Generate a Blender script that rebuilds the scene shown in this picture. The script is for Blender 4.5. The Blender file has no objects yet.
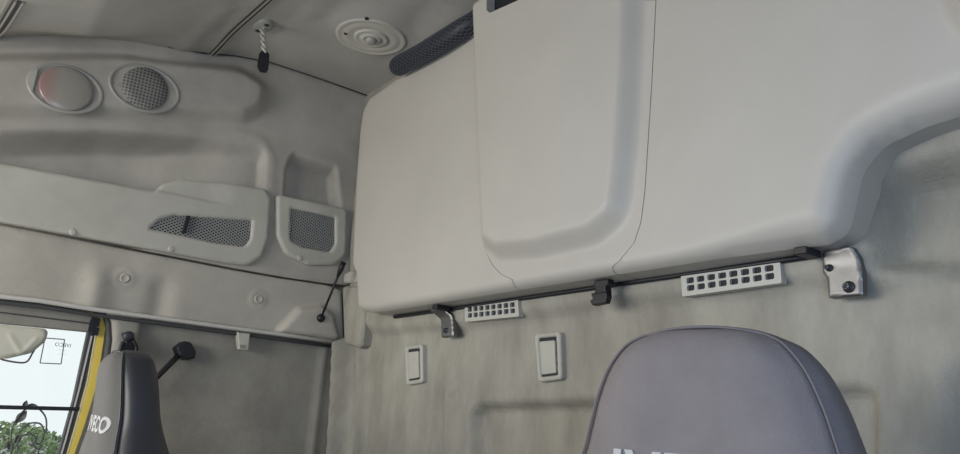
import bpy, bmesh, math, random
import numpy as np
from mathutils import Vector, Matrix
random.seed(4)
SC = bpy.context.scene
COL = SC.collection

# ------------------------------------------------------------------ camera
CAMZ = 1.50                                   # camera height above the cab floor
FPX = 734.0
_L = np.array([-557, 158, FPX]); _D = np.array([1045, 270, FPX])
_L = _L/np.linalg.norm(_L); _D = _D - _L*_D.dot(_L); _D = _D/np.linalg.norm(_D)
AX, AY = -_L, _D
AZ = np.cross(AX, AY)
ROT = np.array([AX, AY, AZ])                  # photo directions -> cab directions
cam = bpy.data.objects.new('camera', bpy.data.cameras.new('camera'))
COL.objects.link(cam)
cam.data.sensor_width = 36.0
cam.data.lens = 36.0*FPX/960.0
cam.data.clip_start = 0.02
cam.data.clip_end = 500
right, down, fwd = ROT[:, 0], ROT[:, 1], ROT[:, 2]
m = Matrix(((right[0], -down[0], -fwd[0], 0), (right[1], -down[1], -fwd[1], 0),
            (right[2], -down[2], -fwd[2], CAMZ), (0, 0, 0, 1)))
cam.matrix_world = m
SC.camera = cam

# ------------------------------------------------------------------ world, lights, exposure
SC.view_settings.view_transform = 'Standard'
SC.view_settings.look = 'None'
SC.view_settings.gamma = 1.0
SC.view_settings.use_curve_mapping = False
SC.view_settings.exposure = -0.12
w = bpy.data.worlds.new('overcast'); SC.world = w; w.use_nodes = True
bg = w.node_tree.nodes['Background']
bg.inputs[0].default_value = (0.93, 0.97, 1.0, 1)
bg.inputs[1].default_value = 1.15
def area(name, loc, target, sx, sy, power, colour):
    d = bpy.data.lights.new(name, 'AREA'); d.shape = 'RECTANGLE'; d.size = sx; d.size_y = sy
    d.energy = power; d.color = colour
    o = bpy.data.objects.new(name, d); COL.objects.link(o)
    o.location = loc
    o.rotation_euler = (Vector(target)-Vector(loc)).to_track_quat('-Z', 'Y').to_euler()
    return o
area('windscreen_daylight', (-1.25, -1.27, 1.78), (-1.0, 1.0, 1.70), 1.4, 0.50, 26, (1.0, 0.955, 0.875))
area('passenger_window_daylight', (-2.06, -0.42, 1.40), (0.0, 0.5, 1.7), 0.70, 0.55, 7, (1.0, 0.98, 0.94))
area('driver_window_daylight', (0.41, -0.12, 1.50), (-0.55, 0.95, 1.85), 0.60, 0.50, 11.0, (0.46, 0.66, 1.0))

# ------------------------------------------------------------------ materials
def mat(name, col, rough=0.6, metal=0.0, mott=0.0, mscale=6.0, bump=0.0, bscale=300.0, spec=0.5, col2=None):
    m = bpy.data.materials.new(name); m.use_nodes = True
    nt = m.node_tree; b = nt.nodes['Principled BSDF']
    b.inputs['Base Color'].default_value = (*col, 1)
    b.inputs['Roughness'].default_value = rough
    b.inputs['Metallic'].default_value = metal
    b.inputs['Specular IOR Level'].default_value = spec
    tc = nt.nodes.new('ShaderNodeTexCoord')
    if mott > 0:
        n = nt.nodes.new('ShaderNodeTexNoise'); n.inputs['Scale'].default_value = mscale
        n.inputs['Detail'].default_value = 8; n.inputs['Roughness'].default_value = 0.65
        nt.links.new(tc.outputs['Object'], n.inputs['Vector'])
        r = nt.nodes.new('ShaderNodeValToRGB')
        c2 = col2 if col2 else tuple(c*(1-mott) for c in col)
        r.color_ramp.elements[0].position = 0.32; r.color_ramp.elements[0].color = (*c2, 1)
        r.color_ramp.elements[1].position = 0.66; r.color_ramp.elements[1].color = (*col, 1)
        nt.links.new(n.outputs['Fac'], r.inputs['Fac'])
        nt.links.new(r.outputs['Color'], b.inputs['Base Color'])
    if bump > 0:
        n = nt.nodes.new('ShaderNodeTexNoise'); n.inputs['Scale'].default_value = bscale
        n.inputs['Detail'].default_value = 3
        nt.links.new(tc.outputs['Object'], n.inputs['Vector'])
        bp = nt.nodes.new('ShaderNodeBump'); bp.inputs['Strength'].default_value = bump
        bp.inputs['Distance'].default_value = 0.002
        nt.links.new(n.outputs['Fac'], bp.inputs['Height'])
        nt.links.new(bp.outputs['Normal'], b.inputs['Normal'])
    return m
M = {}
M['liner'] = mat('side_liner_plastic', (0.485, 0.458, 0.41), 0.65, mott=0.27, mscale=5, bump=0.25, bscale=400)
M['panel'] = mat('pocket_panel_plastic', (0.55, 0.535, 0.475), 0.55, mott=0.15, mscale=7, bump=0.15, bscale=500)
M['ceiling'] = mat('headliner_cloth', (0.46, 0.445, 0.41), 0.9, mott=0.24, mscale=4, bump=0.3, bscale=350)
M['header'] = mat('header_trim_cloth', (0.53, 0.50, 0.44), 0.85, mott=0.30, mscale=4, bump=0.3, bscale=350)
M['felt'] = mat('grey_felt', (0.34, 0.325, 0.285), 0.95, mott=0.28, mscale=9, bump=0.5, bscale=260)
M['pillar'] = mat('pillar_plastic', (0.30, 0.288, 0.25), 0.6, mott=0.1)
M['back'] = mat('rear_wall_cloth', (0.375, 0.360, 0.310), 0.9, mott=0.36, mscale=5, bump=0.6, bscale=180)
_n = M['back'].node_tree
for _x in _n.nodes:
    if _x.type == 'TEX_NOISE' and _x.inputs['Scale'].default_value < 50:
        _mp = _n.nodes.new('ShaderNodeMapping'); _mp.inputs['Scale'].default_value = (2.0, 1, 0.8)
        _src = _x.inputs['Vector'].links[0].from_socket
        _n.links.new(_src, _mp.inputs['Vector']); _n.links.new(_mp.outputs[0], _x.inputs['Vector'])
M['bunk'] = mat('bunk_plastic', (0.475, 0.455, 0.415), 0.5, mott=0.09, mscale=3, bump=0.08, bscale=600)
M['light_plastic'] = mat('light_plastic', (0.46, 0.455, 0.405), 0.5, mott=0.1, mscale=20)
M['vent'] = mat('vent_plastic', (0.46, 0.455, 0.41), 0.5)
M['black'] = mat('black_plastic', (0.009, 0.010, 0.014), 0.5)
M['net'] = mat('net_thread', (0.085, 0.095, 0.12), 0.6)
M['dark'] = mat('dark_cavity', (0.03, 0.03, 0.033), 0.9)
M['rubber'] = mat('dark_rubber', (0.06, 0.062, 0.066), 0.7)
M['steel'] = mat('pressed_steel', (0.22, 0.22, 0.22), 0.42, metal=0.85, mott=0.25, mscale=25)
M['bolt'] = mat('bolt_steel', (0.10, 0.10, 0.11), 0.4, metal=0.7)
M['rail'] = mat('rail_metal', (0.66, 0.64, 0.60), 0.5, metal=0.2)
M['yellow'] = mat('yellow_paint', (0.90, 0.68, 0.12), 0.35)
M['grille'] = mat('grille_plastic', (0.40, 0.41, 0.40), 0.5)
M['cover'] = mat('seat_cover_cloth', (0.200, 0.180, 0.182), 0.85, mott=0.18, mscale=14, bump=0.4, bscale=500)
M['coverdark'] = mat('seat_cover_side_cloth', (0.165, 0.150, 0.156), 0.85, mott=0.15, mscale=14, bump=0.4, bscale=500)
M['farcover'] = mat('far_cover_cloth', (0.115, 0.112, 0.108), 0.9, mott=0.15, mscale=14, bump=0.4, bscale=500)
M['leather'] = mat('charcoal_leatherette', (0.035, 0.037, 0.045), 0.42)
M['white_thread'] = mat('pale_stitching', (0.42, 0.42, 0.42), 0.8)
M['lamp_ring'] = mat('lamp_ring_plastic', (0.33, 0.325, 0.305), 0.4)
M['cream'] = mat('cream_plastic', (0.62, 0.60, 0.50), 0.5)
M['ink'] = mat('dark_sticker', (0.10, 0.11, 0.10), 0.6)
M['blue_grey'] = mat('floor_mat', (0.06, 0.06, 0.065), 0.9)
M['asphalt'] = mat('asphalt', (0.35, 0.35, 0.36), 0.9)
M['leaf'] = mat('hedge_leaf', (0.30, 0.42, 0.20), 0.7, mott=0.5, mscale=2.0)
M['bark'] = mat('bark', (0.12, 0.09, 0.06), 0.9)
M['concrete'] = mat('pale_concrete', (0.55, 0.58, 0.58), 0.8)
g = bpy.data.materials.new('window_glass'); g.use_nodes = True
nt = g.node_tree; nt.nodes.clear()
out = nt.nodes.new('ShaderNodeOutputMaterial'); mx = nt.nodes.new('ShaderNodeMixShader')
tr = nt.nodes.new('ShaderNodeBsdfTransparent'); gl = nt.nodes.new('ShaderNodeBsdfGlossy')
tr.inputs[0].default_value = (0.97, 0.99, 0.98, 1); gl.inputs['Roughness'].default_value = 0.02
mx.inputs[0].default_value = 0.04
nt.links.new(tr.outputs[0], mx.inputs[1]); nt.links.new(gl.outputs[0], mx.inputs[2]); nt.links.new(mx.outputs[0], out.inputs[0])
M['glass'] = g
# lens with a red part and a clear part
l = mat('lamp_lens', (0.40, 0.38, 0.34), 0.25); nt = l.node_tree; b = nt.nodes['Principled BSDF']
tc = nt.nodes.new('ShaderNodeTexCoord'); sx = nt.nodes.new('ShaderNodeSeparateXYZ'); rp = nt.nodes.new('ShaderNodeValToRGB')
nt.links.new(tc.outputs['Generated'], sx.inputs[0]); nt.links.new(sx.outputs['Y'], rp.inputs[0]); nt.links.new(rp.outputs[0], b.inputs['Base Color'])
rp.color_ramp.elements[0].position = 0.08; rp.color_ramp.elements[0].color = (0.30, 0.19, 0.18, 1)
rp.color_ramp.elements[1].position = 0.40; rp.color_ramp.elements[1].color = (0.33, 0.31, 0.28, 1)
M['lens'] = l
# speaker grille with punched dots (pattern in the surface)
def dotted(name, base, dot, scale, size):
    s = mat(name, base, 0.6); nt = s.node_tree; b = nt.nodes['Principled BSDF']
    tc = nt.nodes.new('ShaderNodeTexCoord'); v = nt.nodes.new('ShaderNodeTexVoronoi'); v.inputs['Randomness'].default_value = 0.0
    v.inputs['Scale'].default_value = scale
    nt.links.new(tc.outputs['Object'], v.inputs['Vector'])
    rp = nt.nodes.new('ShaderNodeValToRGB'); nt.links.new(v.outputs['Distance'], rp.inputs[0])
    rp.color_ramp.elements[0].position = size; rp.color_ramp.elements[0].color = (*dot, 1)
    rp.color_ramp.elements[1].position = size+0.08; rp.color_ramp.elements[1].color = (*base, 1)
    nt.links.new(rp.outputs[0], b.inputs['Base Color'])
    return s
M['speaker'] = dotted('speaker_mesh', (0.24, 0.235, 0.22), (0.07, 0.07, 0.07), 110, 0.30)
M['netting'] = dotted('black_netting', (0.018, 0.019, 0.026), (0.10, 0.12, 0.14), 105, 0.22)

# ------------------------------------------------------------------ geometry helpers
def ray(px, py):
    return ROT @ np.array([px-480.0, py-227.0, FPX])
XS, YB, ZC = -2.10, 1.02, 1.04                # side wall, rear wall, ceiling (relative to the camera)
def onS(px, py, x=XS):
    r = ray(px, py); r = r*x/r[0]; return (r[1], r[2]+CAMZ)
def onB(px, py, y=YB):
    r = ray(px, py); r = r*y/r[1]; return (r[0], r[2]+CAMZ)
def onC(px, py, z=ZC):
    r = ray(px, py); r = r*z/r[2]; return (r[0], r[1])
def FS(x):  return lambda u, v, d: (x+d, u, v)
def FB(y):  return lambda u, v, d: (u, y-d, v)
def FC(z):  return lambda u, v, d: (u, v, z-d)
def poly(fn, pts, r=0.0, **k):
    """pixel outline -> plane outline with filleted corners; a point may carry its own radius"""
    q = [(*fn(p[0], p[1], **k), (p[2] if len(p) > 2 else r)) for p in pts]
    return fillet(q)
def fillet(q, seg=7):
    out = []; n = len(q)
    for i in range(n):
        a, b, c = np.array(q[i-1][:2]), np.array(q[i][:2]), np.array(q[(i+1) % n][:2]); r = q[i][2]
        d1, d2 = a-b, c-b; l1, l2 = np.linalg.norm(d1), np.linalg.norm(d2)
        if r <= 0 or l1 < 1e-6 or l2 < 1e-6: out.append(tuple(b)); continue
        d1, d2 = d1/l1, d2/l2
        cs = max(-0.999, min(0.999, d1.dot(d2))); half = math.acos(cs)/2
        if half > 1.54: out.append(tuple(b)); continue
        t = min(r/math.tan(half), 0.48*l1, 0.48*l2)
        p0, p2 = b+d1*t, b+d2*t
        for k in range(seg+1):
            s = k/seg; out.append(tuple((1-s)**2*p0 + 2*s*(1-s)*b + s*s*p2))
    return out
def seg_dist(U, V, pts, want=False):
    best = np.full(U.shape, 1e9); bu = U.copy(); bv = V.copy(); n = len(pts)
    for i in range(n):
        ax, ay = pts[i]; bx_, by_ = pts[(i+1) % n]; dx, dy = bx_-ax, by_-ay; L2 = dx*dx+dy*dy
        if L2 < 1e-14: continue
        t = np.clip(((U-ax)*dx+(V-ay)*dy)/L2, 0, 1); cx, cy = ax+t*dx, ay+t*dy
        d = (U-cx)**2+(V-cy)**2; k = d < best
        best = np.where(k, d, best)
        if want: bu = np.where(k, cx, bu); bv = np.where(k, cy, bv)
    return (np.sqrt(best), bu, bv) if want else np.sqrt(best)
def inside(U, V, pts):
    r = np.zeros(U.shape, bool); n = len(pts)
    for i in range(n):
        ax, ay = pts[i]; bx_, by_ = pts[(i+1) % n]
        if ay == by_: continue
        c = ((ay > V) != (by_ > V)) & (U < (bx_-ax)*(V-ay)/(by_-ay)+ax)
        r ^= c
    return r
def sd(U, V, pts):                             # negative inside
    d = seg_dist(U, V, pts); return np.where(inside(U, V, pts), -d, d)
def ss(x):
    x = np.clip(x, 0, 1); return x*x*(3-2*x)
def bulge(U, V, pts, w, h):                    # raised (h>0) or sunk region with soft flanks of width w, flank inside the outline
    return h*ss(-sd(U, V, pts)/w)
def ridge(U, V, line, w, h):                   # soft ridge along an open line
    best = np.full(U.shape, 1e9)
    for (ax, ay), (bx_, by_) in zip(line[:-1], line[1:]):
        dx, dy = bx_-ax, by_-ay; t = np.clip(((U-ax)*dx+(V-ay)*dy)/(dx*dx+dy*dy), 0, 1)
        best = np.minimum(best, np.hypot(U-ax-t*dx, V-ay-t*dy))
    return h*np.exp(-(best/w)**2)

def finish(name, verts, faces, material, parent=None, smooth=True):
    me = bpy.data.meshes.new(name); me.from_pydata([tuple(v) for v in verts], [], faces); me.update()
    me.materials.append(M[material] if isinstance(material, str) else material)
    if smooth: me.polygons.foreach_set('use_smooth', [True]*len(me.polygons))
    o = bpy.data.objects.new(name, me); COL.objects.link(o)
    if parent is not None: attach(o, parent)
    return o
def attach(o, parent):
    o.parent = parent
    o.matrix_parent_inverse = world(parent).inverted()
def world(o):
    mb = o.matrix_basis.copy() if o.parent is None else world(o.parent) @ o.matrix_parent_inverse @ o.matrix_basis
    return mb
def sheet(name, outer, frame, disp=None, cell=0.006, r=0.0, rim=0.0, material='liner', holes=(), parent=None):
    us = [p[0] for p in outer]; vs = [p[1] for p in outer]
    nu = max(3, int((max(us)-min(us))/cell)+2); nv = max(3, int((max(vs)-min(vs))/cell)+2)
    gu = np.linspace(min(us)-cell*0.3, max(us)+cell*0.3, nu); gv = np.linspace(min(vs)-cell*0.3, max(vs)+cell*0.3, nv)
    U, V = np.meshgrid(gu, gv, indexing='ij')
    cu = (U[:-1, :-1]+U[1:, 1:])/2; cv = (V[:-1, :-1]+V[1:, 1:])/2
    keep = inside(cu, cv, outer)
    for h in holes: keep &= ~inside(cu, cv, h)
    cnt = np.zeros(U.shape, int)
    for a in (0, 1):
        for b in (0, 1): cnt[a:a+nu-1, b:b+nv-1] += keep
    bnd = (cnt > 0) & (cnt < 4)
    bU, bV = U[bnd], V[bnd]
    best = None
    for pl in [outer]+list(holes):
        d, x, y = seg_dist(bU, bV, pl, True)
        if best is None: best = [d, x, y]
        else:
            k = d < best[0]; best = [np.where(k, d, best[0]), np.where(k, x, best[1]), np.where(k, y, best[2])]
    U = U.copy(); V = V.copy(); U[bnd] = best[1]; V[bnd] = best[2]
    D = disp(U, V) if disp else np.zeros(U.shape)
    if r > 0:
        e = seg_dist(U, V, outer)
        for h in holes: e = np.minimum(e, seg_dist(U, V, h))
        q = np.clip(1-e/r, 0, 1); D = D - r*(1-np.sqrt(np.clip(1-q*q, 0, 1)))
    idx = -np.ones(U.shape, int); used = cnt > 0; idx[used] = np.arange(used.sum())
    P = np.array([np.broadcast_to(c, U.shape)[used] for c in frame(U, V, D)]).T.tolist()
    faces = []; edges = {}
    ii, jj = np.nonzero(keep)
    for i, j in zip(ii.tolist(), jj.tolist()):
        a, b, c, d = int(idx[i, j]), int(idx[i+1, j]), int(idx[i+1, j+1]), int(idx[i, j+1]); faces.append((a, b, c, d))
        if rim > 0:
            for e in ((a, b), (b, c), (c, d), (d, a)):
                k = (min(e), max(e)); edges[k] = edges.get(k, 0)+1
    if rim > 0:
        D2 = D-rim; P2 = np.array([np.broadcast_to(c, U.shape)[used] for c in frame(U, V, D2)]).T
        mp = {}
        def g2(k, back):
            key = (k, back)
            if key not in mp: mp[key] = len(P); P.append(P2[k].tolist() if back else list(P[k]))
            return mp[key]
        for (a, b), c in edges.items():
            if c == 1: faces.append((g2(a, 0), g2(b, 0), g2(b, 1), g2(a, 1)))
    o = finish(name, P, faces, material, parent)
    bm = bmesh.new(); bm.from_mesh(o.data); bmesh.ops.recalc_face_normals(bm, faces=bm.faces); bm.to_mesh(o.data); bm.free()
    return o
def prism(name, outline, frame, d0, d1, material, parent=None, bevel=0.0, smooth=False):
    """outline extruded between two depths, with bevelled edges"""
    bm = bmesh.new(); n = len(outline)
    fr = [bm.verts.new(frame(u, v, d1)) for u, v in outline]; bk = [bm.verts.new(frame(u, v, d0)) for u, v in outline]
    bm.faces.new(fr); bm.faces.new(bk[::-1])
    for i in range(n): bm.faces.new((fr[i], bk[i], bk[(i+1) % n], fr[(i+1) % n]))
    bmesh.ops.recalc_face_normals(bm, faces=bm.faces)
    if bevel > 0:
        es = [e for e in bm.edges if e.verts[0] in fr and e.verts[1] in fr]
        bmesh.ops.bevel(bm, geom=es, offset=bevel, segments=3, affect='EDGES', profile=0.5)
    me = bpy.data.meshes.new(name); bm.to_mesh(me); bm.free(); me.materials.append(M[material])
    o = bpy.data.objects.new(name, me); COL.objects.link(o)
    if parent is not None: attach(o, parent)
    return o
def rect(cx, cy, w, h, r=0.0):
    return fillet([(cx-w/2, cy-h/2, r), (cx+w/2, cy-h/2, r), (cx+w/2, cy+h/2, r), (cx-w/2, cy+h/2, r)])
def ellipse(cx, cy, a, b, n=48):
    return [(cx+a*math.cos(2*math.pi*k/n), cy+b*math.sin(2*math.pi*k/n)) for k in range(n)]
def tube_geo(path, rad, n=12, cap=True):
    P = [Vector(p) for p in path]; vs = []; fs = []; up = None
    rads = rad if isinstance(rad, (list, tuple)) else [rad]*len(P)
    for i, p in enumerate(P):
        t = (P[min(i+1, len(P)-1)]-P[max(i-1, 0)]).normalized()
        if up is None: up = t.orthogonal().normalized()
        up = (up-t*up.dot(t)).normalized(); s = t.cross(up)
        for k in range(n):
            a = 2*math.pi*k/n; vs.append(p+(up*math.cos(a)+s*math.sin(a))*rads[i])
    for i in range(len(P)-1):
        for k in range(n): fs.append((i*n+k, i*n+(k+1) % n, (i+1)*n+(k+1) % n, (i+1)*n+k))
    if cap: fs.append(tuple(range(n))[::-1]); fs.append(tuple(range((len(P)-1)*n, len(P)*n)))
    return vs, fs
def tube(name, path, rad, material, parent=None, n=12):
    v, f = tube_geo(path, rad, n); return finish(name, v, f, material, parent)
def joinlist(name, geos, material, parent=None, smooth=True):
    V, F = [], []
    for v, f in geos:
        o = len(V); V += list(v); F += [tuple(i+o for i in q) for q in f]
    return finish(name, V, F, material, parent, smooth)
def curve_pts(pts, k=6):
    """Catmull-Rom through points"""
    P = [np.array(p, float) for p in pts]; P = [2*P[0]-P[1]]+P+[2*P[-1]-P[-2]]; out = []
    for i in range(1, len(P)-2):
        for j in range(k):
            t = j/k; a, b, c, d = P[i-1:i+3]
            out.append(tuple(0.5*(2*b+(c-a)*t+(2*a-5*b+4*c-d)*t*t+(3*b-a-3*c+d)*t**3)))
    out.append(tuple(P[-2])); return out
def lathe_geo(center, axis, prof, n=40, sa=1.0, sb=1.0, ref=Vector((0, 0, 1))):
    """prof: (radius, height) along axis; sa/sb stretch the two cross directions"""
    axis = Vector(axis).normalized(); b = (ref-axis*ref.dot(axis)).normalized(); a = b.cross(axis); c = Vector(center); vs = []; fs = []
    for r_, h in prof:
        for k in range(n):
            t = 2*math.pi*k/n; vs.append(c+axis*h+a*(r_*sa*math.cos(t))+b*(r_*sb*math.sin(t)))
    for i in range(len(prof)-1):
        for k in range(n): fs.append((i*n+k, i*n+(k+1) % n, (i+1)*n+(k+1) % n, (i+1)*n+k))
    fs.append(tuple(range((len(prof)-1)*n, len(prof)*n)))
    return vs, fs
def lathe(name, center, axis, prof, material, parent=None, **k):
    v, f = lathe_geo(center, axis, prof, **k); return finish(name, v, f, material, parent)
def box_geo(c, s, rot=None):
    vs = []
    for x in (-1, 1):
        for y in (-1, 1):
            for z in (-1, 1):
                p = Vector((x*s[0]/2, y*s[1]/2, z*s[2]/2))
                if rot is not None: p = rot @ p
                vs.append(p+Vector(c))
    return vs, [(0, 1, 3, 2), (4, 6, 7, 5), (0, 4, 5, 1), (2, 3, 7, 6), (0, 2, 6, 4), (1, 5, 7, 3)]
def quad_prism(cor, frame, d0, d1):            # 4 plane corners -> box geo
    vs = [frame(u, v, d0) for u, v in cor]+[frame(u, v, d1) for u, v in cor]
    return vs, [(3, 2, 1, 0), (4, 5, 6, 7), (0, 1, 5, 4), (1, 2, 6, 5), (2, 3, 7, 6), (3, 0, 4, 7)]
def empty(name, loc):
    o = bpy.data.objects.new(name, None); COL.objects.link(o); o.location = loc; o.empty_display_size = 0.05; return o
def tag(o, label, cat, group=None):
    o['label'] = label; o['category'] = cat
    if group: o['group'] = group
    return o
def struct(o): o['kind'] = 'structure'; return o
def text_mesh(name, body, size, matrix, material, parent, extrude=0.0006, squeeze=1.0, spacing=1.0, bold=0.0):
    c = bpy.data.curves.new(name+'_font', 'FONT'); c.body = body; c.size = size; c.extrude = extrude
    c.align_x = 'CENTER'; c.align_y = 'CENTER'; c.space_character = spacing; c.offset = bold
    o = bpy.data.objects.new(name+'_font', c); COL.objects.link(o)
    dg = bpy.context.evaluated_depsgraph_get(); me = bpy.data.meshes.new_from_object(o.evaluated_get(dg))
    bpy.data.objects.remove(o)
    me.name = name; me.transform(matrix @ Matrix.Diagonal((squeeze, 1, 1, 1)))
    me.materials.clear(); me.materials.append(M[material])
    q = bpy.data.objects.new(name, me); COL.objects.link(q)
    if parent is not None: attach(q, parent)
    return q
def frameS_matrix(u, v, x, flip=1):           # text lying on the side wall, read from inside the cab
    return Matrix(((0, 0, 1, x), (flip, 0, 0, u), (0, 1, 0, v), (0, 0, 0, 1)))

# ------------------------------------------------------------------ CEILING
seam_px = [(-60, 42), (0, 40), (45, 38), (100, 41), (135, 45), (165, 51), (200, 55), (235, 56), (270, 62.5), (320, 79), (369, 96.5)]
seam = [onS(*p) for p in seam_px]
sy = np.array([s[0] for s in seam]); sz = np.array([s[1] for s in seam])
sy = np.concatenate([[-1.2, -0.6], sy, [1.3]]); sz = np.concatenate([[sz[0]-0.02, sz[0]-0.01], sz, [sz[-1]]])
def ceil_z(Y): return np.interp(Y, sy, sz)
dome_c = onC(371, 40)
def ceil_disp(U, V):
    base = ceil_z(V)
    k = 1/(1+np.exp(-(U+2.0)/0.03))          # away from the seam the roof runs a little smoother
    sm = np.interp(V, [-1.2, -0.1, 0.15, 0.45, 0.6, 1.3], [sz[0]-.02, sz[2], sz[2]+.06, ZC+CAMZ-0.03, ZC+CAMZ, ZC+CAMZ])
    z = base*(1-k)+sm*k
    d = (ZC+CAMZ)-z
    # shallow sunk field between the rail and the dome
    fld = poly(onC, [(300, 22), (352, 60), (398, 78), (470, 10), (430, -60), (330, -40)], 0.04)
    d = d - bulge(U, V, fld, 0.10, 0.018)
    d = d + ridge(U, V, [onC(165, 48), onC(230, -5)], 0.03, 0.006)
    kk = np.exp(-(np.hypot(U-dome_c[0], V-dome_c[1])/0.14)**6)
    d = d*(1-kk)-0.006*kk
    return d
struct(sheet('ceiling', [(-2.14, -1.3), (0.45, -1.3), (0.45, 1.03), (-2.14, 1.03)], FC(ZC+CAMZ), ceil_disp, cell=0.012, material='ceiling'))

# ------------------------------------------------------------------ SIDE WALL, upper moulded liner
low_seam = [(-60, 211), (0, 222), (87, 239), (230, 267), (280, 276), (330, 283.5), (352, 285)]
top_pts = [(y, z+0.004) for y, z in zip(sy[1:], sz[1:]) if y < 1.0]
lowp = [onS(*p) for p in low_seam]
outer = [(-0.6, lowp[0][1]-0.03)]+lowp+[(1.015, lowp[-1][1]), (1.015, ceil_z(1.0)+0.004)]+top_pts[::-1]
rec1 = poly(onS, [(-200, 44), (0, 50), (120, 50), (190, 58), (240, 64, .12), (272, 84, .12), (268, 116, .10), (244, 127, .08), (120, 124), (0, 124), (-200, 126)], 0.06)
rec2 = poly(onS, [(-200, 130), (0, 129), (100, 128), (200, 134), (255, 141), (268, 152), (266, 200), (266, 262), (-200, 215)], 0.05)
rec3 = poly(onS, [(281, 235), (284, 168), (291, 151), (318, 150), (338, 166), (346, 250)], 0.05)
def liner_disp(U, V):
    d = np.zeros(U.shape)
    d += bulge(U, V, rec1, 0.050, 0.040)
    zt2 = np.interp(U, *zip(*[onS(a_, b_) for a_, b_ in [(0, 129), (100, 128), (200, 134), (255, 142), (280, 150)]]))
    d += -(0.030+0.075*ss((0.66-U)/0.35))*np.minimum(ss(-sd(U, V, rec2)/0.022), ss((zt2-V)/0.055))
    d += -0.045*np.minimum(ss(-sd(U, V, rec3)/0.024), ss((onS(300, 152)[1]-0.02*(U-0.75)-V)/0.05))
    # the top edge rolls inwards to the headliner
    e = ceil_z(U)-V
    d += 0.030*ss(1-e/0.04)*ss((0.55-U)/0.2)
    d += ridge(U, V, [onS(-60, 124), onS(100, 123), onS(232, 129), onS(262, 140), onS(272, 156), onS(272, 190)], 0.014, 0.003)
    return d
wl = struct(sheet('wall_left', outer, FS(XS), liner_disp, cell=0.006, r=0.004, rim=0.05, material='liner'))

# door header band below the liner
rail_px = [(-60, 287), (0, 295.5), (40, 300), (87, 307.5), (175, 319.5), (230, 327), (280, 333.5), (345, 342)]
railp = [onS(*p) for p in rail_px]
hd_outer = [(p[0], p[1]-0.005) for p in lowp[:-1]]+[onS(343, 290), onS(345, 341)]+[(p[0], p[1]+0.001) for p in railp[:-1]][::-1]
boss = poly(onS, [(270, 334), (297, 306), (322, 303), (334, 312), (344, 345)], 0.02)
def header_disp(U, V):
    d = -0.006+np.zeros(U.shape)
    a, b = onS(97, 280), onS(163, 290)
    d += 0.016*np.exp(-((U-a[0])/0.035)**2)*ss((1.5+0.36-V)/0.08)
    d -= 0.014*np.exp(-((U-b[0])/0.030)**2)*ss((1.5+0.36-V)/0.08)
    d += bulge(U, V, boss, 0.02, 0.022)
    for c in ((125, 278), (259, 299)):
        q = onS(*c); rr = np.hypot(U-q[0], V-q[1]); d += 0.003*np.exp(-((rr-0.020)/0.007)**2)
    return d
hd = struct(sheet('trim_1', hd_outer, FS(XS), header_disp, cell=0.006, r=0.006, rim=0.05, material='header'))
# round plugs on the band
for c, nm in (((125, 278), 'nearer the window'), ((259, 299), 'nearer the corner')):
    u, v = onS(*c)
    t = tag(lathe('trim_plug', (XS-0.008, u, v), (1, 0, 0), [(0.013, 0), (0.0125, 0.006), (0.011, 0.008), (0.009, 0.008), (0.007, 0.0065)], 'header', n=28),
            'small round grey plug on the band above the window, the one '+nm, 'plug', 'round plugs on the band')
# pale metal rail
g = []
rp = [onS(p[0], p[1]+1.0) for p in rail_px[:-1]]+[onS(348, 344)]
tube_r = joinlist('trim_2', [tube_geo([(XS+0.006, a, b) for a, b in rp], 0.0058, 10)], 'rail')
struct(tube_r)
struct(joinlist('trim_3', [tube_geo([(XS-0.004, a, b-0.013) for a, b in rp], 0.0050, 8)], 'rubber'))

# ------------------------------------------------------------------ SIDE WALL, lower felt, pillar and door
XL = XS-0.03
pil_edge = [onS(143, 315, x=XL), onS(140, 454, x=XL)]
rl = [onS(*p, x=XL) for p in rail_px]
def railz(Y): return np.interp(Y, [p[0] for p in rl], [p[1] for p in rl])
felt = [(pil_edge[0][0], railz(pil_edge[0][0])), (0.6, railz(0.6)), (0.8, railz(0.8)), (1.02, railz(1.02)), (1.02, 0.0), (pil_edge[0][0], 0.0)]
def felt_disp(U, V):
    d = -0.004+0*U
    d += ridge(U, V, [(0.97, 2.0), (0.975, 0)], 0.012, 0.010)
    return d
struct(sheet('wall_left', felt, FS(XL), felt_disp, cell=0.010, r=0.0, material='felt'))
# pillar between the door opening and the felt
seal_px = [(94, 309), (104, 313), (109, 322), (110, 340), (107, 365), (100, 395), (92, 425), (84, 454), (70, 500)]
sealp = [onS(*p, x=XL) for p in seal_px]
pil = [(a+0.005, b) for a, b in sealp[1:]]+[(sealp[-1][0], 0.0), (pil_edge[0][0]-0.002, 0.0), (pil_edge[0][0]-0.002, railz(pil_edge[0][0])+0.002), (sealp[1][0]+0.005, railz(sealp[1][0])+0.002)]
struct(sheet('trim_4', pil, FS(XL+0.014), lambda U, V: 0.008*np.cos((U-0.40)/0.06*1.2), cell=0.008, r=0.008, rim=0.03, material='pillar'))
struct(finish('wall_left', [(-2.235, 0.33, 0), (-2.235, 1.03, 0), (-2.235, 1.03, 2.56), (-2.235, 0.33, 2.56)], [(0, 1, 2, 3)], 'felt', None, False))
struct(joinlist('wall_right', [box_geo((0.47, -0.15, 0.55), (0.04, 2.4, 1.1)), box_geo((0.47, -0.15, 2.2), (0.04, 2.4, 0.72)), box_geo((0.47, 0.55, 1.5), (0.04, 1.0, 0.8)), box_geo((0.47, -1.2, 1.5), (0.04, 0.3, 0.8))], 'felt', None, False))
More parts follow.
